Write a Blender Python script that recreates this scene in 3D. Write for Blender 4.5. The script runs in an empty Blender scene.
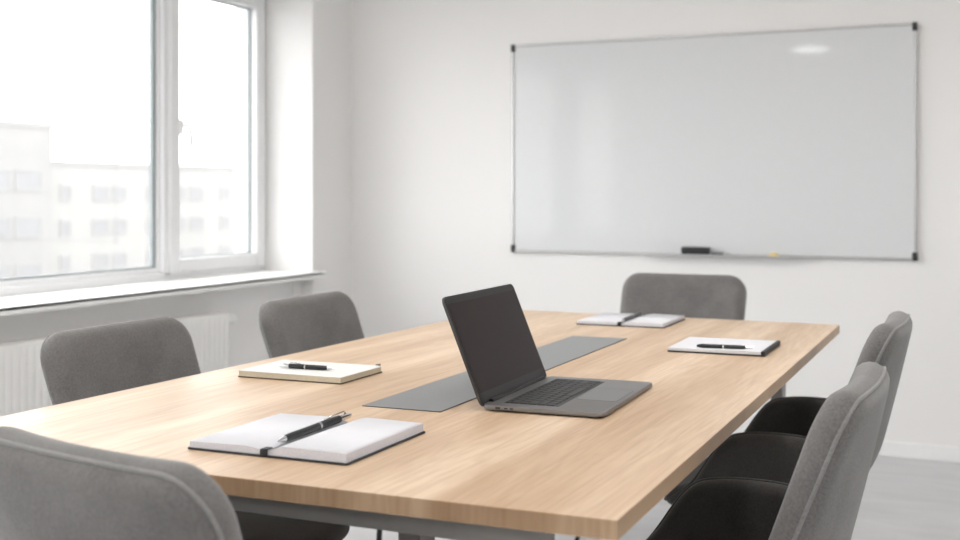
import bpy, bmesh, math
from mathutils import Vector, Matrix, Euler

sc = bpy.context.scene
COL = sc.collection
PI = math.pi
R = math.radians

# ------------------------------------------------------------------ materials
def new_mat(name):
    m = bpy.data.materials.new(name); m.use_nodes = True
    nt = m.node_tree
    return m, nt, nt.nodes['Principled BSDF'], nt.nodes['Material Output']

def rgb(c): return (c[0], c[1], c[2], 1.0)

def plain(name, col, rough=0.5, metal=0.0, spec=0.5, coat=0.0, var=0.04, scale=40.0, bump=0.0):
    """principled surface with a slight procedural variation of colour"""
    m, nt, b, out = new_mat(name)
    tc = nt.nodes.new('ShaderNodeTexCoord')
    nz = nt.nodes.new('ShaderNodeTexNoise'); nz.inputs['Scale'].default_value = scale
    nz.inputs['Detail'].default_value = 4
    nt.links.new(tc.outputs['Object'], nz.inputs['Vector'])
    cr = nt.nodes.new('ShaderNodeValToRGB')
    cr.color_ramp.elements[0].position = 0.3; cr.color_ramp.elements[1].position = 0.7
    cr.color_ramp.elements[0].color = rgb([max(0, x * (1 - var)) for x in col])
    cr.color_ramp.elements[1].color = rgb([min(1, x * (1 + var)) for x in col])
    nt.links.new(nz.outputs['Fac'], cr.inputs['Fac'])
    nt.links.new(cr.outputs['Color'], b.inputs['Base Color'])
    b.inputs['Roughness'].default_value = rough
    b.inputs['Metallic'].default_value = metal
    b.inputs['Specular IOR Level'].default_value = spec
    if coat:
        b.inputs['Coat Weight'].default_value = coat; b.inputs['Coat Roughness'].default_value = 0.04
    if bump:
        bp = nt.nodes.new('ShaderNodeBump'); bp.inputs['Strength'].default_value = bump
        bp.inputs['Distance'].default_value = 0.002
        nt.links.new(nz.outputs['Fac'], bp.inputs['Height']); nt.links.new(bp.outputs['Normal'], b.inputs['Normal'])
    return m

def fabric(name, c0, c1):
    m, nt, b, out = new_mat(name)
    tc = nt.nodes.new('ShaderNodeTexCoord')
    n1 = nt.nodes.new('ShaderNodeTexNoise'); n1.inputs['Scale'].default_value = 260; n1.inputs['Detail'].default_value = 3
    n2 = nt.nodes.new('ShaderNodeTexNoise'); n2.inputs['Scale'].default_value = 14; n2.inputs['Detail'].default_value = 3
    for n in (n1, n2): nt.links.new(tc.outputs['Object'], n.inputs['Vector'])
    ad = nt.nodes.new('ShaderNodeMath'); ad.operation = 'MULTIPLY_ADD'
    ad.inputs[1].default_value = 0.4
    nt.links.new(n2.outputs['Fac'], ad.inputs[0])
    ml = nt.nodes.new('ShaderNodeMath'); ml.operation = 'MULTIPLY'; ml.inputs[1].default_value = 0.6
    nt.links.new(n1.outputs['Fac'], ml.inputs[0]); nt.links.new(ml.outputs[0], ad.inputs[2])
    cr = nt.nodes.new('ShaderNodeValToRGB')
    cr.color_ramp.elements[0].position = 0.36; cr.color_ramp.elements[1].position = 0.64
    cr.color_ramp.elements[0].color = rgb(c0); cr.color_ramp.elements[1].color = rgb(c1)
    nt.links.new(ad.outputs[0], cr.inputs['Fac']); nt.links.new(cr.outputs['Color'], b.inputs['Base Color'])
    b.inputs['Roughness'].default_value = 0.95
    b.inputs['Specular IOR Level'].default_value = 0.15
    b.inputs['Sheen Weight'].default_value = 0.25; b.inputs['Sheen Roughness'].default_value = 0.5
    bp = nt.nodes.new('ShaderNodeBump'); bp.inputs['Strength'].default_value = 0.35; bp.inputs['Distance'].default_value = 0.0015
    nt.links.new(n1.outputs['Fac'], bp.inputs['Height']); nt.links.new(bp.outputs['Normal'], b.inputs['Normal'])
    return m

def oak(name, k0=(0.555, 0.392, 0.252), k1=(0.745, 0.585, 0.43)):
    m, nt, b, out = new_mat(name)
    tc = nt.nodes.new('ShaderNodeTexCoord')
    def mapped(sx, sy, sz, loc=(0, 0, 0)):
        mp = nt.nodes.new('ShaderNodeMapping'); mp.inputs['Scale'].default_value = (sx, sy, sz)
        mp.inputs['Location'].default_value = loc
        nt.links.new(tc.outputs['Object'], mp.inputs['Vector']); return mp
    # broad figure: rings stretched along the length of the boards
    w = nt.nodes.new('ShaderNodeTexNoise'); w.inputs['Scale'].default_value = 1.0
    w.inputs['Detail'].default_value = 5; w.inputs['Roughness'].default_value = 0.55; w.inputs['Distortion'].default_value = 1.1
    nt.links.new(mapped(7.0, 0.8, 0.7, (3.1, 0.4, 0)).outputs[0], w.inputs['Vector'])
    wav = nt.nodes.new('ShaderNodeMath'); wav.operation = 'SINE'
    ms = nt.nodes.new('ShaderNodeMath'); ms.operation = 'MULTIPLY'; ms.inputs[1].default_value = 60
    nt.links.new(w.outputs['Fac'], ms.inputs[0]); nt.links.new(ms.outputs[0], wav.inputs[0])
    # fine pores
    p = nt.nodes.new('ShaderNodeTexNoise'); p.inputs['Scale'].default_value = 1.0; p.inputs['Detail'].default_value = 4
    nt.links.new(mapped(160, 6.0, 14).outputs[0], p.inputs['Vector'])
    # boards of slightly different tone
    st = nt.nodes.new('ShaderNodeTexNoise'); st.inputs['Scale'].default_value = 1.0; st.inputs['Detail'].default_value = 2
    nt.links.new(mapped(9.0, 0.35, 3.0, (0.7, 1.9, 0)).outputs[0], st.inputs['Vector'])
    c1 = nt.nodes.new('ShaderNodeValToRGB')
    c1.color_ramp.elements[0].position = 0.36; c1.color_ramp.elements[1].position = 0.66
    c1.color_ramp.elements[0].color = rgb(k0); c1.color_ramp.elements[1].color = rgb(k1)
    nt.links.new(st.outputs['Fac'], c1.inputs['Fac'])
    c2 = nt.nodes.new('ShaderNodeValToRGB')
    c2.color_ramp.elements[0].position = 0.0; c2.color_ramp.elements[1].position = 1.0
    c2.color_ramp.elements[0].color = (0.86, 0.80, 0.75, 1); c2.color_ramp.elements[1].color = (1, 1, 1, 1)
    mr = nt.nodes.new('ShaderNodeMapRange'); mr.inputs['From Min'].default_value = -1; mr.inputs['From Max'].default_value = 1
    nt.links.new(wav.outputs[0], mr.inputs['Value']); nt.links.new(mr.outputs[0], c2.inputs['Fac'])
    c3 = nt.nodes.new('ShaderNodeValToRGB')
    c3.color_ramp.elements[0].position = 0.3; c3.color_ramp.elements[1].position = 0.6
    c3.color_ramp.elements[0].color = (0.84, 0.79, 0.74, 1); c3.color_ramp.elements[1].color = (1, 1, 1, 1)
    nt.links.new(p.outputs['Fac'], c3.inputs['Fac'])
    x1 = nt.nodes.new('ShaderNodeMixRGB'); x1.blend_type = 'MULTIPLY'; x1.inputs['Fac'].default_value = 0.5
    x2 = nt.nodes.new('ShaderNodeMixRGB'); x2.blend_type = 'MULTIPLY'; x2.inputs['Fac'].default_value = 0.8
    nt.links.new(c1.outputs[0], x1.inputs[1]); nt.links.new(c2.outputs[0], x1.inputs[2])
    nt.links.new(x1.outputs[0], x2.inputs[1]); nt.links.new(c3.outputs[0], x2.inputs[2])
    nt.links.new(x2.outputs[0], b.inputs['Base Color'])
    b.inputs['Roughness'].default_value = 0.42
    b.inputs['Specular IOR Level'].default_value = 0.5
    bp = nt.nodes.new('ShaderNodeBump'); bp.inputs['Strength'].default_value = 0.08; bp.inputs['Distance'].default_value = 0.001
    nt.links.new(p.outputs['Fac'], bp.inputs['Height']); nt.links.new(bp.outputs['Normal'], b.inputs['Normal'])
    return m

def floor_mat(name):
    m, nt, b, out = new_mat(name)
    tc = nt.nodes.new('ShaderNodeTexCoord')
    mp = nt.nodes.new('ShaderNodeMapping'); mp.inputs['Scale'].default_value = (1.2, 5.0, 1)
    nt.links.new(tc.outputs['Object'], mp.inputs['Vector'])
    n = nt.nodes.new('ShaderNodeTexNoise'); n.inputs['Scale'].default_value = 2.5; n.inputs['Detail'].default_value = 7
    n.inputs['Roughness'].default_value = 0.62; n.inputs['Distortion'].default_value = 0.5
    nt.links.new(mp.outputs[0], n.inputs['Vector'])
    cr = nt.nodes.new('ShaderNodeValToRGB')
    cr.color_ramp.elements[0].position = 0.3; cr.color_ramp.elements[1].position = 0.72
    cr.color_ramp.elements[0].color = (0.50, 0.502, 0.512, 1); cr.color_ramp.elements[1].color = (0.605, 0.607, 0.615, 1)
    nt.links.new(n.outputs['Fac'], cr.inputs['Fac']); nt.links.new(cr.outputs[0], b.inputs['Base Color'])
    b.inputs['Roughness'].default_value = 0.38
    return m

def glass(name, tint=(0.985, 0.985, 0.98)):
    m, nt, b, out = new_mat(name)
    nt.nodes.remove(b)
    t = nt.nodes.new('ShaderNodeBsdfTransparent'); t.inputs['Color'].default_value = rgb(tint)
    g = nt.nodes.new('ShaderNodeBsdfGlossy'); g.inputs['Roughness'].default_value = 0.02
    lw = nt.nodes.new('ShaderNodeLayerWeight'); lw.inputs['Blend'].default_value = 0.5
    pw = nt.nodes.new('ShaderNodeMath'); pw.operation = 'POWER'; pw.inputs[1].default_value = 4.3
    nt.links.new(lw.outputs['Facing'], pw.inputs[0])
    f = nt.nodes.new('ShaderNodeMath'); f.operation = 'MULTIPLY_ADD'; f.inputs[1].default_value = 0.9; f.inputs[2].default_value = 0.04
    nt.links.new(pw.outputs[0], f.inputs[0])
    mx = nt.nodes.new('ShaderNodeMixShader')
    nt.links.new(f.outputs[0], mx.inputs['Fac']); nt.links.new(t.outputs[0], mx.inputs[1]); nt.links.new(g.outputs[0], mx.inputs[2])
    nt.links.new(mx.outputs[0], out.inputs['Surface'])
    return m

def emit(name, col, strength):
    m, nt, b, out = new_mat(name)
    b.inputs['Base Color'].default_value = rgb(col)
    b.inputs['Emission Color'].default_value = rgb(col); b.inputs['Emission Strength'].default_value = strength
    return m

M = {}
M['wall'] = plain('wall_paint', (0.84, 0.832, 0.825), 0.9, spec=0.2, var=0.012, scale=180, bump=0.08)
M['ceiling'] = plain('ceiling_paint', (0.88, 0.88, 0.875), 0.95, spec=0.1, var=0.01)
M['floor'] = floor_mat('grey_vinyl_floor')
M['trim'] = plain('white_trim_paint', (0.86, 0.86, 0.86), 0.4, var=0.01)
M['upvc'] = plain('white_window_plastic', (0.80, 0.805, 0.815), 0.35, var=0.01)
M['gasket'] = plain('grey_rubber_gasket', (0.33, 0.36, 0.37), 0.6)
M['sill'] = plain('white_sill_laminate', (0.86, 0.86, 0.85), 0.4, var=0.01)
M['radiator'] = plain('white_radiator_enamel', (0.80, 0.795, 0.78), 0.45, var=0.01)
M['glass'] = glass('window_glass')
M['oak'] = oak('oak_veneer')
M['oak_shade'] = oak('oak_edge_shaded', (0.36, 0.235, 0.14), (0.50, 0.36, 0.235))  # darker oak copy: shade on the table sides put into the colour
M['steel'] = plain('grey_powder_coated_steel', (0.26, 0.252, 0.245), 0.5, spec=0.4)
M['cable'] = plain('dark_grey_cable_cover', (0.20, 0.206, 0.208), 0.36, spec=0.45, scale=300, var=0.06)
M['cable_rim'] = plain('dark_rim', (0.05, 0.05, 0.052), 0.5)
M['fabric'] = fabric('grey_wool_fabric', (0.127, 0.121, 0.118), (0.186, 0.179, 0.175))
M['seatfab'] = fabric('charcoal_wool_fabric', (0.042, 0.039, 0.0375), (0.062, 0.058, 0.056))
M['pipe'] = fabric('grey_piping', (0.20, 0.195, 0.19), (0.26, 0.255, 0.25))
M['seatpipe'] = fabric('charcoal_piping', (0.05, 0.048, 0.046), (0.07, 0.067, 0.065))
M['blackmetal'] = plain('black_metal_rod', (0.02, 0.02, 0.021), 0.4, spec=0.5)
M['rubber'] = plain('black_rubber', (0.02, 0.02, 0.02), 0.8)
M['board'] = plain('whiteboard_enamel', (0.69, 0.703, 0.713), 0.04, spec=0.22, var=0.006)
M['alu'] = plain('brushed_aluminium', (0.50, 0.50, 0.50), 0.35, metal=0.7)
M['black'] = plain('black_plastic', (0.018, 0.018, 0.019), 0.45)
M['felt'] = plain('dark_green_black_felt', (0.015, 0.028, 0.026), 0.9)
M['darkgrey'] = plain('dark_grey_plastic', (0.09, 0.095, 0.1), 0.5)
M['yellow'] = plain('yellow_plastic', (0.78, 0.60, 0.24), 0.45)
M['laptop'] = plain('space_grey_aluminium', (0.235, 0.228, 0.227), 0.42, metal=0.7, var=0.02, scale=300)
M['laptop_lid'] = plain('dark_lid_aluminium', (0.075, 0.072, 0.072), 0.45, metal=0.6, var=0.02, scale=300)
M['laptop_edge'] = plain('bare_aluminium', (0.42, 0.415, 0.41), 0.35, metal=0.8)
M['screen'] = plain('black_glass', (0.022, 0.0145, 0.0150), 0.28, spec=0.08, var=0.01)
M['bezel'] = plain('black_bezel', (0.012, 0.011, 0.011), 0.4, spec=0.25)
M['key'] = plain('black_keys', (0.022, 0.021, 0.021), 0.5)
M['trackpad'] = plain('glass_trackpad', (0.235, 0.228, 0.227), 0.36, metal=0.7, var=0.01)
M['paper'] = plain('white_paper', (0.69, 0.69, 0.72), 0.85, spec=0.2, var=0.01)
M['pageedge'] = plain('page_edges', (0.66, 0.66, 0.70), 0.9, spec=0.1, var=0.06, scale=500)
M['cream'] = plain('cream_paper', (0.62, 0.56, 0.44), 0.9, spec=0.1, var=0.08, scale=500)
M['whitecover'] = plain('white_cover', (0.74, 0.73, 0.71), 0.7, spec=0.3, var=0.01)
M['cover'] = plain('black_cover', (0.022, 0.023, 0.028), 0.55)
M['penblack'] = plain('black_pen_lacquer', (0.014, 0.015, 0.017), 0.3)
M['chrome'] = plain('polished_chrome', (0.75, 0.75, 0.76), 0.15, metal=1.0)
M['brownband'] = plain('brown_elastic', (0.10, 0.07, 0.05), 0.8)
M['lamp'] = emit('lamp_diffuser', (1.0, 0.985, 0.96), 23.0)
M['render'] = plain('pale_render', (0.300, 0.297, 0.291), 0.95, spec=0.1, var=0.02, scale=0.6)
M['render_grey'] = plain('pale_grey_render', (0.272, 0.269, 0.265), 0.95, spec=0.1, var=0.03, scale=0.6)
M['farpane'] = plain('far_window_glass', (0.25, 0.25, 0.255), 0.6, spec=0.1, var=0.03, scale=0.8)  # haze put into the colour: panes nearly as pale as the walls
M['farframe'] = plain('far_window_frame', (0.286, 0.284, 0.282), 0.8, spec=0.2)
M['street'] = plain('pale_asphalt', (0.16, 0.16, 0.16), 0.95, spec=0.1, scale=0.4)

# ------------------------------------------------------------------ mesh helpers
def link(name, bm, mat, parent=None, smooth=False, angle=None):
    bmesh.ops.recalc_face_normals(bm, faces=bm.faces[:])
    me = bpy.data.meshes.new(name); bm.to_mesh(me); bm.free()
    me.materials.append(mat)
    if smooth:
        for p in me.polygons: p.use_smooth = True
        if angle is not None:
            me.set_sharp_from_angle(angle=R(angle))
    o = bpy.data.objects.new(name, me); COL.objects.link(o)
    if parent: o.parent = parent
    return o

def box(bm, x0, x1, y0, y1, z0, z1, bevel=0.0, seg=2, mtx=None):
    v = [bm.verts.new((x, y, z)) for x in (x0, x1) for y in (y0, y1) for z in (z0, z1)]
    fs = [(0, 1, 3, 2), (4, 6, 7, 5), (0, 4, 5, 1), (2, 3, 7, 6), (0, 2, 6, 4), (1, 5, 7, 3)]
    faces = [bm.faces.new([v[i] for i in f]) for f in fs]
    allv = v
    if bevel:
        edges = list({e for f in faces for e in f.edges})
        r = bmesh.ops.bevel(bm, geom=edges, offset=bevel, segments=seg, profile=0.5, affect='EDGES', clamp_overlap=True)
        allv = list({x for x in r['verts']} | {x for x in v if x.is_valid})
    if mtx is not None:
        bmesh.ops.transform(bm, matrix=mtx, verts=[x for x in allv if x.is_valid])

def prism(bm, pts, z0, z1, bevel=0.0, seg=3):
    """extrude an xy polygon between two heights; bevel all the edges"""
    a = [bm.verts.new((p[0], p[1], z0)) for p in pts]; b = [bm.verts.new((p[0], p[1], z1)) for p in pts]
    n = len(pts)
    fs = [bm.faces.new(a[::-1]), bm.faces.new(b)]
    for i in range(n): fs.append(bm.faces.new((a[i], a[(i + 1) % n], b[(i + 1) % n], b[i])))
    if bevel:
        edges = list(fs[0].edges) + list(fs[1].edges)
        bmesh.ops.bevel(bm, geom=edges, offset=bevel, segments=seg, profile=0.5, affect='EDGES', clamp_overlap=True)

def rrect(w, h, r, n=8):
    """rounded rectangle about the origin, counter-clockwise"""
    pts = []
    for cx, cy, a0 in ((w / 2 - r, h / 2 - r, 0), (-w / 2 + r, h / 2 - r, 90), (-w / 2 + r, -h / 2 + r, 180), (w / 2 - r, -h / 2 + r, 270)):
        for i in range(n + 1):
            a = R(a0 + 90 * i / n); pts.append((cx + r * math.cos(a), cy + r * math.sin(a)))
    return pts

def resample(pts, n):
    L = [0.0]
    m = len(pts)
    for i in range(m): L.append(L[-1] + math.dist(pts[i], pts[(i + 1) % m]))
    out = []; j = 0
    for k in range(n):
        t = L[-1] * k / n
        while L[j + 1] < t: j += 1
        u = (t - L[j]) / max(1e-9, L[j + 1] - L[j])
        p, q = pts[j], pts[(j + 1) % m]
        out.append((p[0] + (q[0] - p[0]) * u, p[1] + (q[1] - p[1]) * u))
    return out

def tube(bm, pts, r, seg=10, closed=False, r2=None):
    pts = [Vector(p) for p in pts]; n = len(pts); rings = []
    up = None
    for i, p in enumerate(pts):
        if closed: t = (pts[(i + 1) % n] - pts[i - 1]).normalized()
        else: t = (pts[min(i + 1, n - 1)] - pts[max(i - 1, 0)]).normalized()
        if up is None:
            up = t.orthogonal().normalized()
        up = (up - t * up.dot(t)).normalized()
        s = t.cross(up)
        rr = r if r2 is None else r + (r2 - r) * i / max(1, n - 1)
        rings.append([bm.verts.new(p + (up * math.cos(2 * PI * k / seg) + s * math.sin(2 * PI * k / seg)) * rr) for k in range(seg)])
    for i in range(n if closed else n - 1):
        a, b = rings[i], rings[(i + 1) % n]
        if closed and i == n - 1:      # best-matching start vertex for the closing ring
            off = min(range(seg), key=lambda o: (a[0].co - b[o].co).length)
            b = b[off:] + b[:off]
        for k in range(seg): bm.faces.new((a[k], a[(k + 1) % seg], b[(k + 1) % seg], b[k]))
    if not closed:
        bm.faces.new(rings[0][::-1]); bm.faces.new(rings[-1])

def lathe(bm, prof, seg=20, mtx=None):
    """prof: list of (radius, height) along z"""
    rings = []; allv = []
    for r, z in prof:
        ring = [bm.verts.new((r * math.cos(2 * PI * k / seg), r * math.sin(2 * PI * k / seg), z)) for k in range(seg)]
        rings.append(ring); allv += ring
    for a, b in zip(rings, rings[1:]):
        for k in range(seg): bm.faces.new((a[k], a[(k + 1) % seg], b[(k + 1) % seg], b[k]))
    bm.faces.new(rings[0][::-1]); bm.faces.new(rings[-1])
    if mtx is not None: bmesh.ops.transform(bm, matrix=mtx, verts=allv)

def pad(bm, S, outline, th, centre=(0, 0), rings=12, crown=0.0):
    """upholstered pad of thickness th: outline in (p,q) laid on the surface S(p,q)"""
    def N(p, q):
        e = 1e-3
        a = Vector(S(p + e, q)) - Vector(S(p - e, q)); b = Vector(S(p, q + e)) - Vector(S(p, q - e))
        return a.cross(b).normalized()
    r = th / 2
    prof = [(None, i / rings) for i in range(1, rings)]          # inner rings: fraction of the way to the flat edge
    n = len(outline); cx, cy = centre
    def place(P, inset, off):
        d = math.hypot(P[0] - cx, P[1] - cy); f = max(0.0, (d - inset) / d)
        p, q = cx + (P[0] - cx) * f, cy + (P[1] - cy) * f
        return Vector(S(p, q)) + N(p, q) * off
    loops = []
    for side in (1, -1):
        L = []
        for _, fr in prof:
            L.append([bm.verts.new(place(P, math.hypot(P[0] - cx, P[1] - cy) * (1 - fr) + r * fr, side * (r + crown * (1 - fr * fr)))) for P in outline])
        L.append([bm.verts.new(place(P, r, side * r)) for P in outline])
        loops.append(L)
    rim = []
    for k in range(1, 8):
        a = PI / 2 - PI * k / 8
        rim.append([bm.verts.new(place(P, r * (1 - math.cos(a)), r * math.sin(a))) for P in outline])
    seq = loops[0] + rim + loops[1][::-1]
    for a, b in zip(seq, seq[1:]):
        for i in range(n): bm.faces.new((a[i], a[(i + 1) % n], b[(i + 1) % n], b[i]))
    for L, side in ((seq[0], 1), (seq[-1], -1)):
        c = bm.verts.new(Vector(S(cx, cy)) + N(cx, cy) * side * (r + crown))
        for i in range(n): bm.faces.new((L[i], L[(i + 1) % n], c))
    def rimline(deg):
        a = R(deg)
        return [place(P, r * (1 - math.cos(a)), r * math.sin(a)) for P in outline]
    return rimline

def empty(name, loc=(0, 0, 0), rz=0.0):
    o = bpy.data.objects.new(name, None); COL.objects.link(o)
    o.location = loc; o.rotation_euler = (0, 0, rz); o.empty_display_size = 0.1
    return o

def tag(o, label, cat, group=None):
    o['label'] = label; o['category'] = cat
    if group: o['group'] = group
    return o

def structure(o): o['kind'] = 'structure'; return o

def copy_tree(o, parent=None):
    c = o.copy(); COL.objects.link(c)
    if parent: c.parent = parent
    for ch in list(o.children): copy_tree(ch, c)
    return c

# ------------------------------------------------------------------ room
XL, XR = -3.131, 3.0          # inner faces of the side walls
YB, YF = 5.301, -3.6          # whiteboard wall, wall behind the viewer
ZC = 2.70
WT = 0.46                     # thickness of the outer wall
SILL_Z = 0.722                # underside of the window opening
HEAD_Z = 2.12
OPEN = [(-0.45, 4.925)]     # opening along the window wall

bm = bmesh.new(); box(bm, XL - WT, XR + 0.15, YF - 0.15, YB + 0.15, -0.12, 0.0); structure(link('floor', bm, M['floor']))
bm = bmesh.new(); box(bm, XL - WT, XR + 0.15, YF - 0.15, YB + 0.15, ZC, ZC + 0.15); structure(link('ceiling', bm, M['ceiling']))
bm = bmesh.new(); box(bm, XL - WT, XR + 0.15, YB, YB + 0.15, 0, ZC); structure(link('wall_back', bm, M['wall']))
bm = bmesh.new(); box(bm, XL - WT, XR + 0.15, YF - 0.15, YF, 0, ZC); structure(link('wall_front', bm, M['wall']))
bm = bmesh.new(); box(bm, XR, XR + 0.15, YF, YB, 0, ZC); structure(link('wall_right', bm, M['wall']))
# window wall: piers, lintels and parapets (the parapet under each window stands 5 cm back: a radiator niche)
bm = bmesh.new()
y = YF
for a, b in OPEN:
    box(bm, XL - WT, XL, y, a, 0, ZC)
    box(bm, XL - WT, XL, a, b, HEAD_Z, ZC)
    box(bm, XL - WT, XL - 0.06, a, b, 0, SILL_Z - 0.002)
    y = b
box(bm, XL - WT, XL, y, YB, 0, ZC)
structure(link('wall_left', bm, M['wall']))

# skirting
def skirting(name, x0, x1, y0, y1):
    bm = bmesh.new(); box(bm, x0, x1, y0, y1, 0, 0.064, 0.003); structure(link(name, bm, M['trim']))
skirting('baseboard_back', XL, XR, YB - 0.014, YB)
skirting('baseboard_right', XR - 0.014, XR, YF + 0.014, YB - 0.014)
skirting('baseboard_front', XL, XR, YF, YF + 0.014)
skirting('baseboard_left', XL, XL + 0.014, OPEN[-1][1] + 0.002, YB - 0.014)

# ------------------------------------------------------------------ windows
FX = -3.40                    # room-side face of the window frames
def frame_ring(bm, y0, y1, z0, z1, w0, w1, wb, wt, xa, xb, bev=0.006):
    """four mitred bars: w0 / w1 widths of the low-y and high-y stile, wb / wt bottom and top rail"""
    box(bm, xa, xb, y0, y0 + w0, z0, z1, bev)
    box(bm, xa, xb, y1 - w1, y1, z0, z1, bev)
    box(bm, xa, xb, y0 + w0, y1 - w1, z0, z0 + wb, bev)
    box(bm, xa, xb, y0 + w0, y1 - w1, z1 - wt, z1, bev)

def window(idx, ya, yb, ysplit, p0, p1):
    root = empty('window_%d' % idx, (FX, ya, SILL_Z)); structure(root)
    def put(name, bm, mat, smooth=False):
        bmesh.ops.translate(bm, verts=bm.verts[:], vec=(-FX, -ya, -SILL_Z))
        return link(name, bm, mat, root, smooth, 40 if smooth else None)
    zb, zt = SILL_Z + 0.028, HEAD_Z
    # outer frame and the post between fixed light and sash
    bm = bmesh.new()
    frame_ring(bm, ya, yb, zb - 0.028, zt, 0.05, 0.03, 0.045, 0.05, FX - 0.075, FX - 0.006)
    box(bm, FX - 0.075, FX - 0.006, ysplit - 0.028, ysplit + 0.03, zb, zt - 0.02, 0.004)
    box(bm, FX - 0.075, FX - 0.006, p0, p1, zb, zt - 0.02, 0.004)
    put('frame', bm, M['upvc'])
    # two fixed lights either side of a broad post: glazing bead, gasket, pane
    for y0, y1 in ((ya + 0.05, p0), (p1, ysplit - 0.028)):
        z0, z1 = zb + 0.017, zt - 0.05
        bm = bmesh.new(); frame_ring(bm, y0 - 0.012, y1 + 0.012, z0 - 0.01, z1 + 0.012, 0.03, 0.03, 0.03, 0.03, FX - 0.06, FX - 0.022, 0.004); put('glazing_bead', bm, M['upvc'])
        bm = bmesh.new(); frame_ring(bm, y0 + 0.017, y1 - 0.017, z0 + 0.019, z1 - 0.017, 0.012, 0.022, 0.01, 0.01, FX - 0.054, FX - 0.034, 0); put('gasket', bm, M['gasket'])
        bm = bmesh.new(); box(bm, FX - 0.052, FX - 0.046, y0 + 0.01, y1 - 0.01, z0 + 0.01, z1 - 0.01); put('pane', bm, M['glass'])
    # opening sash
    y0, y1, z0, z1 = ysplit + 0.003, yb - 0.016, zb + 0.008, zt - 0.028
    bm = bmesh.new(); frame_ring(bm, y0, y1, z0, z1, 0.066, 0.07, 0.064, 0.075, FX - 0.058, FX + 0.008, 0.007); put('sash', bm, M['upvc'])
    bm = bmesh.new(); frame_ring(bm, y0 + 0.06, y1 - 0.064, z0 + 0.058, z1 - 0.069, 0.012, 0.012, 0.012, 0.012, FX - 0.05, FX - 0.03, 0); put('gasket', bm, M['gasket'])
    bm = bmesh.new(); box(bm, FX - 0.046, FX - 0.040, y0 + 0.055, y1 - 0.06, z0 + 0.055, z1 - 0.066); put('pane', bm, M['glass'])
    # lever handle on the stile by the post
    hy, hz = y0 + 0.066, 1.405
    bm = bmesh.new()
    box(bm, FX + 0.008, FX + 0.018, hy - 0.014, hy + 0.014, hz - 0.035, hz + 0.035, 0.004)
    hb = put('handle_plate', bm, M['trim'])
    bm = bmesh.new()
    tube(bm, [(FX + 0.016, hy, hz + 0.008), (FX + 0.045, hy, hz + 0.008), (FX + 0.055, hy + 0.003, hz), (FX + 0.058, hy + 0.012, hz - 0.04), (FX + 0.058, hy + 0.016, hz - 0.095)], 0.0085, 10)
    put('handle', bm, M['radiator'], True)
    # inner sill board with ears over the wall
    bm = bmesh.new()
    box(bm, FX - 0.004, XL + 0.062, ya + 0.001, yb - 0.001, SILL_Z - 0.0005, SILL_Z + 0.0115, 0.0)
    box(bm, XL + 0.0005, XL + 0.062, ya - 0.02, yb + 0.03, SILL_Z - 0.018, SILL_Z + 0.012, 0.004)
    box(bm, XL - 0.059, XL + 0.001, ya + 0.002, yb - 0.002, SILL_Z - 0.018, SILL_Z + 0.004)
    put('sill', bm, M['sill'])
    # sill outside
    bm = bmesh.new(); box(bm, XL - WT - 0.04, FX - 0.076, ya + 0.001, yb - 0.001, SILL_Z, SILL_Z + 0.02); put('outer_sill', bm, M['alu'])
    return root
window(1, OPEN[0][0], OPEN[0][1], 4.185, 1.02, 1.52)

# ------------------------------------------------------------------ radiators
def radiator(y0, y1, label):
    x0, x1 = XL - 0.035, XL + 0.055
    root = empty('radiator', ((x0 + x1) / 2, (y0 + y1) / 2, 0.11))
    tag(root, label, 'radiator', None)
    def put(name, bm, mat, sm=False):
        bmesh.ops.translate(bm, verts=bm.verts[:], vec=-root.location); return link(name, bm, mat, root, sm, 40 if sm else None)
    bm = bmesh.new()
    n = int((y1 - y0) / 0.0333); pitch = (y1 - y0) / n            # profiled front panel: vertical convector ribs
    zz = [(0.11, 0.0), (0.135, 1.0), (0.575, 1.0), (0.598, 0.0)]
    prof = []
    for i in range(n):
        yy = y0 + i * pitch
        prof += [(yy + 0.08 * pitch, 0.0), (yy + 0.28 * pitch, 0.0042), (yy + 0.72 * pitch, 0.0042), (yy + 0.92 * pitch, 0.0)]
    rows = []
    for z, k in zz: rows.append([bm.verts.new((x1 - 0.0085 + d * k, yy, z)) for yy, d in prof])
    for a, b in zip(rows, rows[1:]):
        for i in range(len(prof) - 1): bm.faces.new((a[i], a[i + 1], b[i + 1], b[i]))
    box(bm, x1 - 0.022, x1 - 0.009, y0, y1, 0.105, 0.60, 0.003)
    put('front_panel', bm, M['radiator'])
    bm = bmesh.new(); box(bm, x0, x0 + 0.012, y0, y1, 0.105, 0.60, 0.003); put('rear_panel', bm, M['radiator'])
    bm = bmesh.new(); box(bm, x0 + 0.0125, x1 - 0.0225, y0 + 0.003, y1 - 0.003, 0.594, 0.603, 0.002); put('top_grille', bm, M['radiator'])
    for ye in (y0, y1):
        bm = bmesh.new(); box(bm, x0 + 0.0125, x1 - 0.0225, ye - (0 if ye == y1 else -0.002) - 0.003, ye + (0 if ye == y1 else 0.002), 0.11, 0.593); put('side_panel', bm, M['radiator'])
    bm = bmesh.new()
    xm = (x0 + x1) / 2
    tube(bm, [(xm, y1 - 0.004, 0.565), (xm, y1 + 0.03, 0.565)], 0.009, 10)
    m = Matrix.Translation((xm, y1 + 0.018, 0.565)) @ Matrix.Rotation(-PI / 2, 4, 'X')
    lathe(bm, [(0.012, 0.0), (0.019, 0.006), (0.020, 0.05), (0.015, 0.062)], 16, m)
    put('valve', bm, M['trim'], True)
    for zb in (0.16,):
        for yb in (y0 + 0.2, y1 - 0.2):
            bm = bmesh.new(); box(bm, x0 - 0.024, x0 + 0.001, yb - 0.015, yb + 0.015, 0.15, 0.5); put('wall_bracket', bm, M['radiator'])
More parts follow.
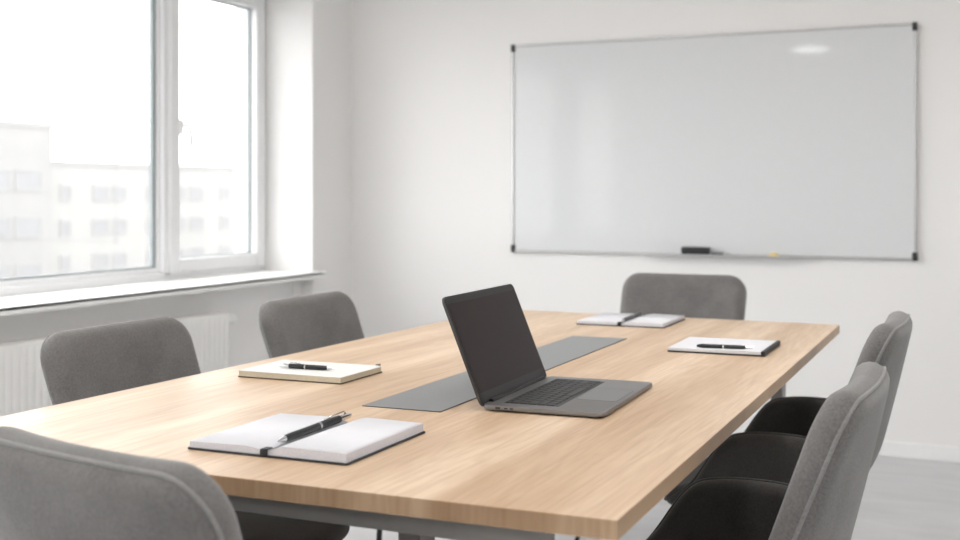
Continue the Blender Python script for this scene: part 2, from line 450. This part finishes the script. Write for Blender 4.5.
radiator(2.42, 4.20, 'white ribbed panel radiator under the window behind the grey chairs')
bm = bmesh.new(); tube(bm, [(XL - 0.028, 4.80, 0.0), (XL - 0.028, 4.80, 0.703)], 0.011, 12)
tag(link('riser_pipe', bm, M['radiator'], None, True, 40), 'white heating pipe rising to the end of the window sill', 'pipe')

# ------------------------------------------------------------------ ceiling lamps: one mirrored in the whiteboard, the rest added as fill light
def ceiling_lamp(x, y, label):
    root = empty('ceiling_lamp', (x, y, ZC)); tag(root, label, 'ceiling lamp', 'square ceiling lamps')
    bm = bmesh.new(); frame_ring(bm, -0.21, 0.21, -0.045, 0.0, 0.02, 0.02, 0.01, 0.01, -0.21, 0.21, 0)
    bm.free(); bm = bmesh.new()
    for a in ((-0.21, 0.21, -0.21, -0.19), (-0.21, 0.21, 0.19, 0.21), (-0.21, -0.19, -0.19, 0.19), (0.19, 0.21, -0.19, 0.19)):
        box(bm, a[0], a[1], a[2], a[3], -0.045, 0.0)
    link('frame', bm, M['trim'], root)
    bm = bmesh.new(); box(bm, -0.19, 0.19, -0.19, 0.19, -0.038, -0.002); link('diffuser', bm, M['lamp'], root)
for lx, col in ((-2.05, 'nearest the windows'), (-0.3, 'in added middle fill row'), (1.45, 'in added fill row farthest from the windows')):
    for ly, row in ((-2.5, 'behind the viewer'), (0.2, 'added over the near end of the table'), (2.6, 'added by the whiteboard wall')):
        ceiling_lamp(lx, ly, 'square ceiling lamp %s, %s' % (col, row))

# ------------------------------------------------------------------ whiteboard
BX0, BX1, BZ0, BZ1 = -2.232, -0.393, 0.832, 1.827
bx, bz = (BX0 + BX1) / 2, (BZ0 + BZ1) / 2
wb = empty('whiteboard', (bx, YB, bz)); tag(wb, 'wide white glossy whiteboard with thin grey frame on the back wall', 'whiteboard')
def wput(name, bm, mat):
    bmesh.ops.translate(bm, verts=bm.verts[:], vec=-wb.location); return link(name, bm, mat, wb)
bm = bmesh.new(); box(bm, BX0 + 0.006, BX1 - 0.006, YB - 0.016, YB - 0.0005, BZ0 + 0.006, BZ1 - 0.006); wput('writing_surface', bm, M['board'])
bm = bmesh.new()
box(bm, BX0, BX0 + 0.011, YB - 0.022, YB - 0.0005, BZ0, BZ1, 0.002); box(bm, BX1 - 0.011, BX1, YB - 0.022, YB - 0.0005, BZ0, BZ1, 0.002)
box(bm, BX0 + 0.011, BX1 - 0.011, YB - 0.022, YB - 0.0005, BZ0, BZ0 + 0.011, 0.002); box(bm, BX0 + 0.011, BX1 - 0.011, YB - 0.022, YB - 0.0005, BZ1 - 0.011, BZ1, 0.002)
wput('frame', bm, M['alu'])
for cx, sx in ((BX0, 1), (BX1, -1)):
    for cz, sz in ((BZ0, 1), (BZ1, -1)):
        bm = bmesh.new()
        xa, xb = sorted((cx - sx * 0.003, cx + sx * 0.018)); za, zb = sorted((cz - sz * 0.003, cz + sz * 0.034))
        box(bm, xa, xb, YB - 0.026, YB - 0.0005, za, zb, 0.004)
        o = wput('corner_cap', bm, M['black'])
bm = bmesh.new()
box(bm, -1.55, -0.85, YB - 0.052, YB - 0.0225, BZ0 - 0.002, BZ0 + 0.002, 0.001)
box(bm, -1.55, -0.85, YB - 0.055, YB - 0.052, BZ0 - 0.002, BZ0 + 0.007, 0.001)
wput('pen_ledge', bm, M['alu'])
LZ = BZ0 + 0.0022
er = empty('board_eraser', (-1.327, YB - 0.0375, LZ)); tag(er, 'black block eraser standing on the whiteboard ledge', 'eraser')
bm = bmesh.new(); box(bm, -0.064, 0.064, -0.013, 0.013, 0.012, 0.038, 0.004); link('grip', bm, M['black'], er)
bm = bmesh.new(); box(bm, -0.062, 0.062, -0.012, 0.012, 0.0, 0.0125); link('felt_pad', bm, M['felt'], er)
mk = empty('board_marker', (-1.215, YB - 0.038, LZ + 0.0085)); tag(mk, 'grey whiteboard marker lying beside the black eraser', 'marker')
mx = Matrix.Rotation(PI / 2, 4, 'Y')
bm = bmesh.new(); lathe(bm, [(0.006, -0.042), (0.0083, -0.040), (0.0083, 0.015)], 16, mx); link('barrel', bm, M['darkgrey'], mk, True, 40)
bm = bmesh.new(); lathe(bm, [(0.0085, 0.0152), (0.0085, 0.035), (0.006, 0.042), (0.004, 0.045)], 16, mx); link('cap', bm, M['alu'], mk, True, 40)
bm = bmesh.new(); lathe(bm, [(0.0235, 0.0), (0.0245, 0.003), (0.021, 0.010), (0.012, 0.017), (0.004, 0.02)], 20, Matrix.Scale(0.5, 4, (0, 1, 0)))
o = link('magnet', bm, M['yellow'], None, True, 50); o.location = (-0.98, YB - 0.040, LZ)
tag(o, 'small yellow magnet knob on the whiteboard ledge', 'magnet')

# ------------------------------------------------------------------ table
TZ = 0.74; TT = 0.0245
FR, BR, BL, FL = (-0.416, 1.293), (-0.465, 3.486), (-1.525, 3.513), (-1.545, 1.267)
tb = empty('meeting_table', (-0.985, 2.39, 0)); tag(tb, 'long oak topped meeting table on a grey steel frame', 'table')
def tput(name, bm, mat, sm=False, parent=None):
    bmesh.ops.translate(bm, verts=bm.verts[:], vec=-tb.location); return link(name, bm, mat, parent or tb, sm, 40 if sm else None)
bm = bmesh.new(); prism(bm, [FL, FR, BR, BL], TZ - TT, TZ, 0.0012, 2); top_o = tput('tabletop', bm, M['oak'])
top_o.data.materials.append(M['oak_shade'])  # side faces get the oak with shade in its colour
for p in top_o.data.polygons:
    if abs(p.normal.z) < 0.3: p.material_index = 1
zt = TZ - TT - 0.0005
bm = bmesh.new()
box(bm, -1.455, -0.515, 1.325, 1.355, zt - 0.033, zt, 0.002)
box(bm, -1.455, -0.555, 3.41, 3.44, zt - 0.033, zt, 0.002)
for xx in (-1.30, -0.80):
    box(bm, xx - 0.02, xx + 0.02, 1.355, 3.41, zt - 0.033, zt, 0.002)
box(bm, -1.279, -0.821, 1.585, 1.615, zt - 0.033, zt, 0.002)
tput('apron_frame', bm, M['steel'])
for lx in (-1.30, -0.832):
    bm = bmesh.new(); box(bm, lx - 0.019, lx + 0.019, 1.575, 1.625, 0.006, zt - 0.0335, 0.002); lg = tput('leg', bm, M['steel'])
    bm = bmesh.new(); box(bm, lx - 0.016, lx + 0.016, 1.58, 1.62, 0.0, 0.006); tput('foot_pad', bm, M['rubber'], parent=lg)
for lx in (-1.42, -0.622):
    bm = bmesh.new(); box(bm, lx - 0.016, lx + 0.016, 3.38, 3.439, 0.006, zt - 0.0335, 0.002); lg = tput('leg', bm, M['steel'])
    bm = bmesh.new(); box(bm, lx - 0.014, lx + 0.014, 3.384, 3.435, 0.0, 0.006); tput('foot_pad', bm, M['rubber'], parent=lg)
# flush cable cover down the middle
q = [(-1.043, 1.803), (-0.895, 1.807), (-0.915, 2.917), (-1.057, 2.913)]
def grow(q, d):
    cx = sum(p[0] for p in q) / 4; cy = sum(p[1] for p in q) / 4
    return [(p[0] + math.copysign(d, p[0] - cx), p[1] + math.copysign(d, p[1] - cy)) for p in q]
bm = bmesh.new(); prism(bm, grow(q, 0.0015), TZ + 0.0002, TZ + 0.0008); rim = tput('cable_cover_rim', bm, M['cable_rim'])
bm = bmesh.new(); prism(bm, grow(q, -0.0008), TZ + 0.0009, TZ + 0.0016); tput('cable_cover', bm, M['cable'])

# ------------------------------------------------------------------ chairs
def make_chair():
    root = empty('meeting_chair')
    # backrest: rounded pad, bowed round the sitter, sides sweeping forward lower down
    Z0, Z1, W = 0.405, 0.831, 0.437
    lean = math.tan(R(14))
    def S(p, qq):
        z = (Z0 + Z1) / 2 + qq
        k = (Z1 - z) / (Z1 - Z0)
        u = p / (W / 2)
        yy = -0.225 - lean * (z - 0.46) + (0.014 + 0.062 * k) * abs(u) ** 2.0
        low = max(0.0, (0.56 - z) / 0.155)
        yy += 0.06 * low * low                                    # tucks under at the bottom
        return (p * (1.0 - 0.05 * k), yy, z)
    out = resample(rrect(W, Z1 - Z0, 0.06, 10), 128)
    bm = bmesh.new(); rl = pad(bm, S, out, 0.058, rings=12, crown=0.004)
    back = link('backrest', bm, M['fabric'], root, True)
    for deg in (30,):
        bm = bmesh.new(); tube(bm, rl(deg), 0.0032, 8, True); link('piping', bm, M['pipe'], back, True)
    # seat shell: cushion whose sides turn up into low arms
    RA, FLAT = 0.07, 0.165
    def S2(p, qq):
        s = 1 if p >= 0 else -1; a = abs(p)
        zf = 0.438 - 0.026 * max(0.0, (qq - 0.06) / 0.11) ** 2
        if a <= FLAT: return (p, qq, zf)
        t = (a - FLAT) / RA
        if t <= PI / 2 - 0.12:
            return (s * (FLAT + RA * math.sin(t)), qq, zf + RA * (1 - math.cos(t)))
        t0 = PI / 2 - 0.12; e = a - FLAT - RA * t0
        return (s * (FLAT + RA * math.sin(t0) + e * math.cos(t0)), qq, zf + RA * (1 - math.cos(t0)) + e * math.sin(t0))
    top = FLAT + RA * (PI / 2) + 0.085
    half = [(0.0, 0.196), (0.10, 0.195), (0.165, 0.18), (0.20, 0.143), (0.235, 0.102), (0.27, 0.076), (0.305, 0.054), (0.335, 0.032), (top - 0.006, 0.008), (top + 0.001, -0.03), (top + 0.004, -0.07), (top + 0.004, -0.12), (top, -0.165), (0.34, -0.20), (0.28, -0.215), (0.12, -0.222), (0.0, -0.222)]
    poly = half + [(-a, b) for a, b in half[::-1][1:-1]]
    # smooth the outline a little
    for _ in range(2):
        nn = len(poly); q2 = []
        for i in range(nn):
            a, b = poly[i], poly[(i + 1) % nn]
            q2 += [(0.75 * a[0] + 0.25 * b[0], 0.75 * a[1] + 0.25 * b[1]), (0.25 * a[0] + 0.75 * b[0], 0.25 * a[1] + 0.75 * b[1])]
        poly = q2
    out2 = resample(poly, 160)
    bm = bmesh.new(); rl2 = pad(bm, S2, out2, 0.048, centre=(0, 0.02), rings=20)
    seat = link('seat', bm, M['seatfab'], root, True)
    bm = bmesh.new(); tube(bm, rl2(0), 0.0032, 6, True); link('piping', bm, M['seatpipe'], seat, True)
    # under-frame and four splayed legs
    bm = bmesh.new()
    for s in (-1, 1): tube(bm, [(s * 0.14, -0.14, 0.404), (s * 0.14, 0.13, 0.404)], 0.008, 8)
    for yy in (-0.13, 0.11): tube(bm, [(-0.14, yy, 0.404), (0.14, yy, 0.404)], 0.008, 8)
    link('seat_frame', bm, M['blackmetal'], root, True, 40)
    for sx in (-1, 1):
        for sy in (-1, 1):
            bm = bmesh.new()
            tube(bm, [(sx * 0.14, sy * 0.13, 0.404), (sx * 0.155, sy * 0.145, 0.36), (sx * 0.215, sy * 0.20, 0.008)], 0.010, 10, r2=0.0075)
            lg = link('leg', bm, M['blackmetal'], root, True, 40)
            bm = bmesh.new(); lathe(bm, [(0.011, 0.0), (0.011, 0.008)], 12, Matrix.Translation((sx * 0.215, sy * 0.20, 0)))
            link('foot_cap', bm, M['rubber'], lg)
    return root

GR = 'grey upholstered chairs around the table'
chair = make_chair()
SPOTS = [
    (-0.888, 1.318, -12, 'grey chair with its back to the viewer at the near table end'),
    (-1.462, 1.998, -90, 'grey chair on the window side beside the open notebook, in front of the radiator'),
    (-1.478, 2.765, -90, 'grey chair on the window side behind the cream notebook, nearer the whiteboard'),
    (-1.065, 3.76, 180, 'grey chair at the far table end under the whiteboard'),
    (-0.526, 1.90, 90, 'grey chair on the side away from the window, the one nearer the viewer'),
    (-0.563, 2.825, 90, 'grey chair away from the window beside the notepad, nearer the whiteboard wall'),
]
for i, (x, y, a, lab) in enumerate(SPOTS):
    c = chair if i == 0 else copy_tree(chair)
    c.location = (x, y, 0); c.rotation_euler = (0, 0, R(a)); tag(c, lab, 'chair', GR)

# ------------------------------------------------------------------ laptop
lp = empty('laptop', (-0.737, 2.028, TZ + 0.0003), R(2.6))
tag(lp, 'open dark grey laptop with a black screen on the table', 'laptop')
LW, LD, LT = 0.348, 0.214, 0.0072          # along the hinge (local y), hinge to front edge (local x), base thickness
def lrect(w, d, r, n=6): return rrect(w, d, r, n)
bm = bmesh.new(); prism(bm, lrect(LD, LW, 0.011), 0.0028, 0.0028 + LT, 0.0020, 3)
base = link('base', bm, M['laptop'], lp, True, 35)
bm = bmesh.new(); prism(bm, lrect(LD - 0.012, LW - 0.012, 0.009), 0.0014, 0.0027, 0.0004, 1); link('bottom_plate', bm, M['bezel'], base)
for fx in (-0.075, 0.075):
    for fy in (-0.14, 0.14):
        bm = bmesh.new(); lathe(bm, [(0.006, 0.0), (0.006, 0.0015)], 12, Matrix.Translation((fx, fy, 0))); link('rubber_foot', bm, M['rubber'], base)
ZT = 0.0028 + LT
# keyboard well and keys (one mesh), hinge on the -x side
bm = bmesh.new(); box(bm, -0.079, 0.020, -0.143, 0.143, ZT - 0.0002, ZT + 0.0003); kb = link('keyboard', bm, M['bezel'], base)
bm = bmesh.new()
rows = 6; x = -0.0775
for r in range(rows):
    h = 0.0085 if r == 0 else 0.0158
    widths = [1.0] * 14
    if r == 1: widths = [1] * 13 + [1.5]
    if r == 2: widths = [1.5] + [1] * 13
    if r == 3: widths = [1.8] + [1] * 11 + [1.8]
    if r == 4: widths = [2.3] + [1] * 10 + [2.3]
    if r == 5: widths = [1, 1, 1, 1.3, 5.2, 1.3, 1, 1, 1, 1]
    tot = sum(widths); yy = 0.1415; step = 0.283 / tot
    for w in widths:
        wd = w * step
        box(bm, x + 0.0008, x + h - 0.0008, yy - wd + 0.0012, yy - 0.0012, ZT + 0.0003, ZT + 0.0014, 0.0004, 1)
        yy -= wd
    x += h + 0.0004
link('keys', bm, M['key'], kb)
bm = bmesh.new(); prism(bm, [(p[0] + 0.061, p[1]) for p in rrect(0.072, 0.118, 0.004, 4)], ZT - 0.0001, ZT + 0.00025); link('trackpad', bm, M['trackpad'], base)
bm = bmesh.new(); prism(bm, [(p[0] + 0.061, p[1]) for p in rrect(0.0735, 0.1195, 0.005, 4)], ZT - 0.0001, ZT + 0.00012); link('trackpad_seam', bm, M['bezel'], base)
# sockets in the near side
for xa, xb, zh in ((-0.083, -0.074, 0.0034), (-0.067, -0.0605, 0.0028), (-0.057, -0.0505, 0.0028)):
    bm = bmesh.new(); box(bm, xa, xb, -LW / 2 - 0.0004, -LW / 2 + 0.002, 0.0028 + LT / 2 - zh / 2 - 0.0002, 0.0028 + LT / 2 + zh / 2 - 0.0002, 0.0008, 2); link('port', bm, M['bezel'], base)
bm = bmesh.new(); tube(bm, [(-LD / 2 + 0.0035, -0.14, ZT + 0.001), (-LD / 2 + 0.0035, 0.14, ZT + 0.001)], 0.0042, 12); link('hinge', bm, M['bezel'], base, True, 40)
# lid: local z up the screen, leaning back over the hinge
LH = 0.199
lid_m = Matrix.Translation((-LD / 2 + 0.0015, 0, ZT - 0.0035)) @ Matrix.Rotation(R(-22), 4, 'Y')
def lid_part(name, pts, x0, x1, mat, parent, bev=0.0, sm=False):
    bm = bmesh.new(); prism(bm, pts, x0, x1, bev, 2)
    # prism axis z -> lid normal (+x), prism x -> lid height (z), prism y stays
    m = Matrix(((0, 0, 1, 0), (0, 1, 0, 0), (1, 0, 0, 0), (0, 0, 0, 1)))
    bmesh.ops.transform(bm, matrix=lid_m @ m, verts=bm.verts[:])
    return link(name, bm, mat, parent, sm, 35 if sm else None)
sh = [(p[0] + LH / 2, p[1]) for p in rrect(LH, LW, 0.011, 6)]
lid = lid_part('lid', sh, -0.0052, -0.0004, M['laptop_lid'], lp, 0.0012, True)
sh2 = [(p[0] + LH / 2, p[1]) for p in rrect(LH - 0.003, LW - 0.003, 0.0098, 6)]
lid_part('bezel', sh2, -0.00045, 0.0001, M['bezel'], lid)
sh3 = [(p[0] + LH / 2 + 0.0045, p[1]) for p in rrect(LH - 0.036, LW - 0.014, 0.003, 3)]
lid_part('display', sh3, 0.0, 0.0003, M['screen'], lid)

# ------------------------------------------------------------------ pens
def pen(a, b, r, label, style='clip'):
    """a: tip end, b: cap end, both the axis points of the pen"""
    a, b = Vector(a), Vector(b); L = (b - a).length
    d = (b - a).normalized(); q = d.to_track_quat('Z', 'Y')
    root = bpy.data.objects.new('pen', None); COL.objects.link(root); root.empty_display_size = 0.05
    root.location = a; root.rotation_mode = 'QUATERNION'; root.rotation_quaternion = q
    tag(root, label, 'pen', 'pens on the notebooks')
    def put(name, prof, mat):
        bm = bmesh.new(); lathe(bm, prof, 16); return link(name, bm, mat, root, True, 40)
    put('tip', [(r * 0.2, 0.0), (r * 0.3, 0.004), (r * 0.75, 0.016), (r * 0.8, 0.018)], M['chrome'])
    put('barrel', [(r * 0.82, 0.0181), (r, 0.03), (r, L * 0.52)], M['penblack'])
    put('ring', [(r * 1.08, L * 0.5201), (r * 1.08, L * 0.545)], M['chrome'])
    cl = 0.82 if style == 'clip' else 0.93
    put('cap', [(r * 1.05, L * 0.5451), (r * 1.05, L * cl)], M['penblack'])
    put('end_cap', [(r * 0.9, L * (cl + 0.0001)), (r * 0.8, L * 0.97), (r * 0.5, L)], M['chrome'] if style == 'clip' else M['penblack'])
    if style == 'plain': return root
    # clip on the upper side
    inv = q.to_matrix().to_4x4().inverted(); up = (inv @ Vector((0, 0, 1))).normalized()
    bm = bmesh.new()
    tube(bm, [up * (r * 0.9) + Vector((0, 0, L * 0.92)), up * (r * 1.55) + Vector((0, 0, L * 0.90)), up * (r * 1.5) + Vector((0, 0, L * 0.75)), up * (r * 1.25) + Vector((0, 0, L * 0.62))], r * 0.24, 6)
    link('clip', bm, M['chrome'] if style == 'clip' else M['penblack'], root, True)
    return root

# ------------------------------------------------------------------ notebooks
def page_block(bm, x0, x1, y0, y1, zb, h0, h1, h2, n=14, seg=3):
    """block of pages, height h0 at the spine (x0 side), bulging to h1, h2 at the outer edge"""
    cols = []
    for i in range(n + 1):
        t = i / n
        s = t * 4 if t < 0.25 else 1.0
        h = h0 + (h1 - h0) * math.sin(min(1, s) * PI / 2)
        if t >= 0.25: h = h1 + (h2 - h1) * ((t - 0.25) / 0.75)
        x = x0 + (x1 - x0) * t
        cols.append((x, zb + h))
    for (xa, za), (xb, zc) in zip(cols, cols[1:]):
        v = [bm.verts.new(p) for p in ((xa, y0, zb), (xb, y0, zb), (xb, y0, zc), (xa, y0, za), (xa, y1, zb), (xb, y1, zb), (xb, y1, zc), (xa, y1, za))]
        bm.faces.new((v[0], v[1], v[2], v[3])); bm.faces.new((v[4], v[7], v[6], v[5])); bm.faces.new((v[3], v[2], v[6], v[7])); bm.faces.new((v[0], v[4], v[5], v[1]))
    for x, z in (cols[0], cols[-1]):
        v = [bm.verts.new(p) for p in ((x, y0, zb), (x, y1, zb), (x, y1, z), (x, y0, z))]; bm.faces.new(v)
    bmesh.ops.remove_doubles(bm, verts=bm.verts[:], dist=1e-6)

def open_notebook(cx, cy, rz, wl, wr, d, label, hl=0.0085, hr=0.012):
    root = empty('open_notebook', (cx, cy, TZ + 0.0003), R(rz)); tag(root, label, 'notebook')
    bm = bmesh.new(); prism(bm, [(p[0] + (wr - wl) / 2, p[1]) for p in rrect(wl + wr + 0.008, d + 0.008, 0.006, 4)], 0.0, 0.0024, 0.0006, 2); link('cover', bm, M['cover'], root)
    for s, w, h in ((-1, wl, hl), (1, wr, hr)):
        bm = bmesh.new()
        xa, xb = 0.003 * s, w * s
        page_block(bm, xa, xb, -d / 2, d / 2, 0.0025, 0.004, h + 0.0015, h)
        pg = link('page_block', bm, M['pageedge'], root)
        # the open leaf on top
        bm = bmesh.new(); n = 14; rowa = []; rowb = []
        for i in range(n + 1):
            t = i / n
            hh = 0.004 + (h + 0.0015 - 0.004) * math.sin(min(1, t * 4) * PI / 2) if t < 0.25 else h + 0.0015 - 0.0015 * ((t - 0.25) / 0.75)
            x = xa + (xb - xa) * t
            rowa.append(bm.verts.new((x, -d / 2, 0.0025 + hh + 0.0003))); rowb.append(bm.verts.new((x, d / 2, 0.0025 + hh + 0.0003)))
        for i in range(n): bm.faces.new((rowa[i], rowa[i + 1], rowb[i + 1], rowb[i]))
        lf = link('leaf', bm, M['paper'], pg)
        sm = lf.modifiers.new('thickness', 'SOLIDIFY'); sm.thickness = 0.0003; sm.offset = 0
        for p in lf.data.polygons: p.use_smooth = True
    bm = bmesh.new(); box(bm, -0.0055, 0.0055, -d / 2 - 0.0055, -d / 2 - 0.0005, 0.0005, 0.0100, 0.001); box(bm, -0.0055, 0.0055, -d / 2 - 0.0045, -d / 2 + 0.012, 0.0095, 0.0115, 0.0008); box(bm, -0.002, 0.002, -d / 2 + 0.003, d / 2 + 0.003, 0.0026, 0.0056)
    link('bookmark_ribbon', bm, M['cover'], root, True)
    return root

open_notebook(-0.970, 1.518, 1.0, 0.129, 0.131, 0.238, 'open notebook with black cover in front of the laptop, near table end')
open_notebook(-1.022, 3.312, 1.0, 0.124, 0.124, 0.246, 'open notebook with black pen in its fold at the far table end', 0.007, 0.009)

nb = empty('closed_notebook', (-1.3215, 2.073, TZ + 0.0003), R(1.0)); tag(nb, 'white covered notebook with cream page edges on the window side of the table', 'notebook')
w, d = 0.242, 0.172
bm = bmesh.new(); prism(bm, rrect(w, d, 0.004, 3), 0.0, 0.0018, 0.0004, 1); link('back_cover', bm, M['brownband'], nb)
bm = bmesh.new(); box(bm, -w / 2 + 0.003, w / 2 - 0.003, -d / 2 + 0.003, d / 2 - 0.003, 0.0018, 0.0118); link('page_block', bm, M['cream'], nb)
bm = bmesh.new(); prism(bm, rrect(w - 0.002, d - 0.002, 0.004, 3), 0.0118, 0.0136, 0.0005, 2); link('front_cover', bm, M['whitecover'], nb)
bm = bmesh.new(); tube(bm, [(w / 2 - 0.016, d / 2 + 0.001, 0.001), (w / 2 - 0.016, d / 2 + 0.001, 0.0145), (w / 2 - 0.006, d / 2 - 0.002, 0.0155)], 0.002, 8); link('elastic_loop', bm, M['brownband'], nb, True)

np_ = empty('notepad', (-0.643, 2.835, TZ + 0.0003), R(1.5)); tag(np_, 'white notepad with black back and black spine on the far right of the table', 'notepad')
w, d = 0.222, 0.225
bm = bmesh.new(); prism(bm, rrect(w + 0.004, d + 0.004, 0.005, 3), 0.0, 0.0035, 0.0008, 2); link('back_cover', bm, M['cover'], np_)
bm = bmesh.new(); box(bm, -w / 2, w / 2 - 0.008, -d / 2, d / 2, 0.0036, 0.0105, 0.0004, 1); link('page_block', bm, M['paper'], np_)
bm = bmesh.new(); box(bm, w / 2 - 0.0079, w / 2 + 0.002, -d / 2 - 0.001, d / 2 + 0.001, 0.0036, 0.0118, 0.003, 3); link('spine', bm, M['cover'], np_)

pen((-0.967, 1.430, 0.7562), (-0.9775, 1.650, 0.7562), 0.0058, 'black pen with chrome trim lying along the fold of the near open notebook')
pen((-1.252, 2.056, TZ + 0.0139 + 0.0053), (-1.381, 2.048, TZ + 0.0139 + 0.0053), 0.0049, 'black pen lying on the white closed notebook')
pen((-0.559, 2.757, TZ + 0.0108 + 0.0048), (-0.688, 2.741, TZ + 0.0108 + 0.0048), 0.0046, 'black pen lying across the white notepad', 'plain')
pen((-1.014, 3.190, 0.7550), (-1.030, 3.425, 0.7550), 0.0056, 'black pen in the fold of the far open notebook', 'plain')

# ------------------------------------------------------------------ outside: street and apartment blocks, haze put into their colours
bm = bmesh.new(); box(bm, -140, XL - WT - 0.6, -60, 180, -9.3, -9.0); structure(link('street', bm, M['street']))
def block(name, x, y0, y1, z1, depth, mat, rows, label, roof_over=0.06):
    root = empty(name, (x, (y0 + y1) / 2, -9.0)); tag(root, label, 'building')
    def put(n, bm, mt, parent=None):
        bmesh.ops.translate(bm, verts=bm.verts[:], vec=-root.location); return link(n, bm, mt, parent or root)
    bm = bmesh.new(); box(bm, x - depth, x, y0, y1, -9.0, z1 - 0.35); put('facade', bm, mat)
    bm = bmesh.new(); box(bm, x - depth - 0.3, x + roof_over, y0 - (0 if name == 'office_block' else -0.02), y1 + 0.2, z1 - 0.35, z1); put('roof_slab', bm, M['render_grey'])
    for (ya, yb, za, zb) in rows:
        bm = bmesh.new()
        fw = 0.12
        box(bm, x - 0.05, x + 0.06, ya, yb, za, za + fw); box(bm, x - 0.05, x + 0.06, ya, yb, zb - fw, zb)
        box(bm, x - 0.05, x + 0.06, ya, ya + fw, za + fw, zb - fw); box(bm, x - 0.05, x + 0.06, yb - fw, yb, za + fw, zb - fw)
        wn = put('window', bm, M['farframe'])
        bm = bmesh.new(); box(bm, x + 0.005, x + 0.03, ya + fw, yb - fw, za + fw, zb - fw); put('pane', bm, M['farpane'], wn)
    return root
rows = []
for zc in (2.0, -1.0, -4.0):
    for ya in (48.6, 51.2, 53.8, 56.4): rows.append((ya, ya + 2.25, zc - 0.68, zc + 0.68))
block('office_block', -58, 44.0, 59.6, 5.75, 14, M['render_grey'], rows, 'tall pale grey block outside the window, taller of the two')
rows = []
for zc in (1.15, -1.2, -3.6):
    for ya, yb in ((60.9, 61.9), (64.0, 65.6), (66.0, 67.4), (69.6, 70.8), (72.5, 74.1), (74.6, 76.2), (78.4, 79.6), (82.0, 83.6), (86.4, 88.0), (91.0, 92.4)): rows.append((ya, yb, zc - 0.55, zc + 0.55))
block('apartment_block', -58.6, 59.85, 104.0, 3.35, 12, M['render'], rows, 'low pale apartment block outside, reaching behind the narrow sash')

# ------------------------------------------------------------------ daylight
wld = bpy.data.worlds.new('overcast_sky'); sc.world = wld; wld.use_nodes = True
nt = wld.node_tree; bg = nt.nodes['Background']
bg.inputs['Color'].default_value = (0.985, 0.99, 1.0, 1); bg.inputs['Strength'].default_value = 4.5

# ------------------------------------------------------------------ camera
cam = bpy.data.cameras.new('camera'); co = bpy.data.objects.new('camera', cam); COL.objects.link(co)
co.location = (0, 0, 1.11); co.rotation_euler = (PI / 2, 0, R(24.426))
cam.sensor_width = 36.0; cam.lens = 1189.0 / 960.0 * 36.0
cam.shift_y = -(270 - 194) / 960.0
cam.clip_start = 0.05; cam.clip_end = 500
cam.dof.use_dof = True; cam.dof.focus_distance = 2.05; cam.dof.aperture_fstop = 4.5
sc.camera = co

sc.view_settings.view_transform = 'Standard'; sc.view_settings.look = 'None'
sc.view_settings.exposure = 0.35; sc.view_settings.gamma = 1.0; sc.view_settings.use_curve_mapping = False
sc.cycles.use_denoising = True
sc.cycles.max_bounces = 12; sc.cycles.diffuse_bounces = 8; sc.cycles.transparent_max_bounces = 12
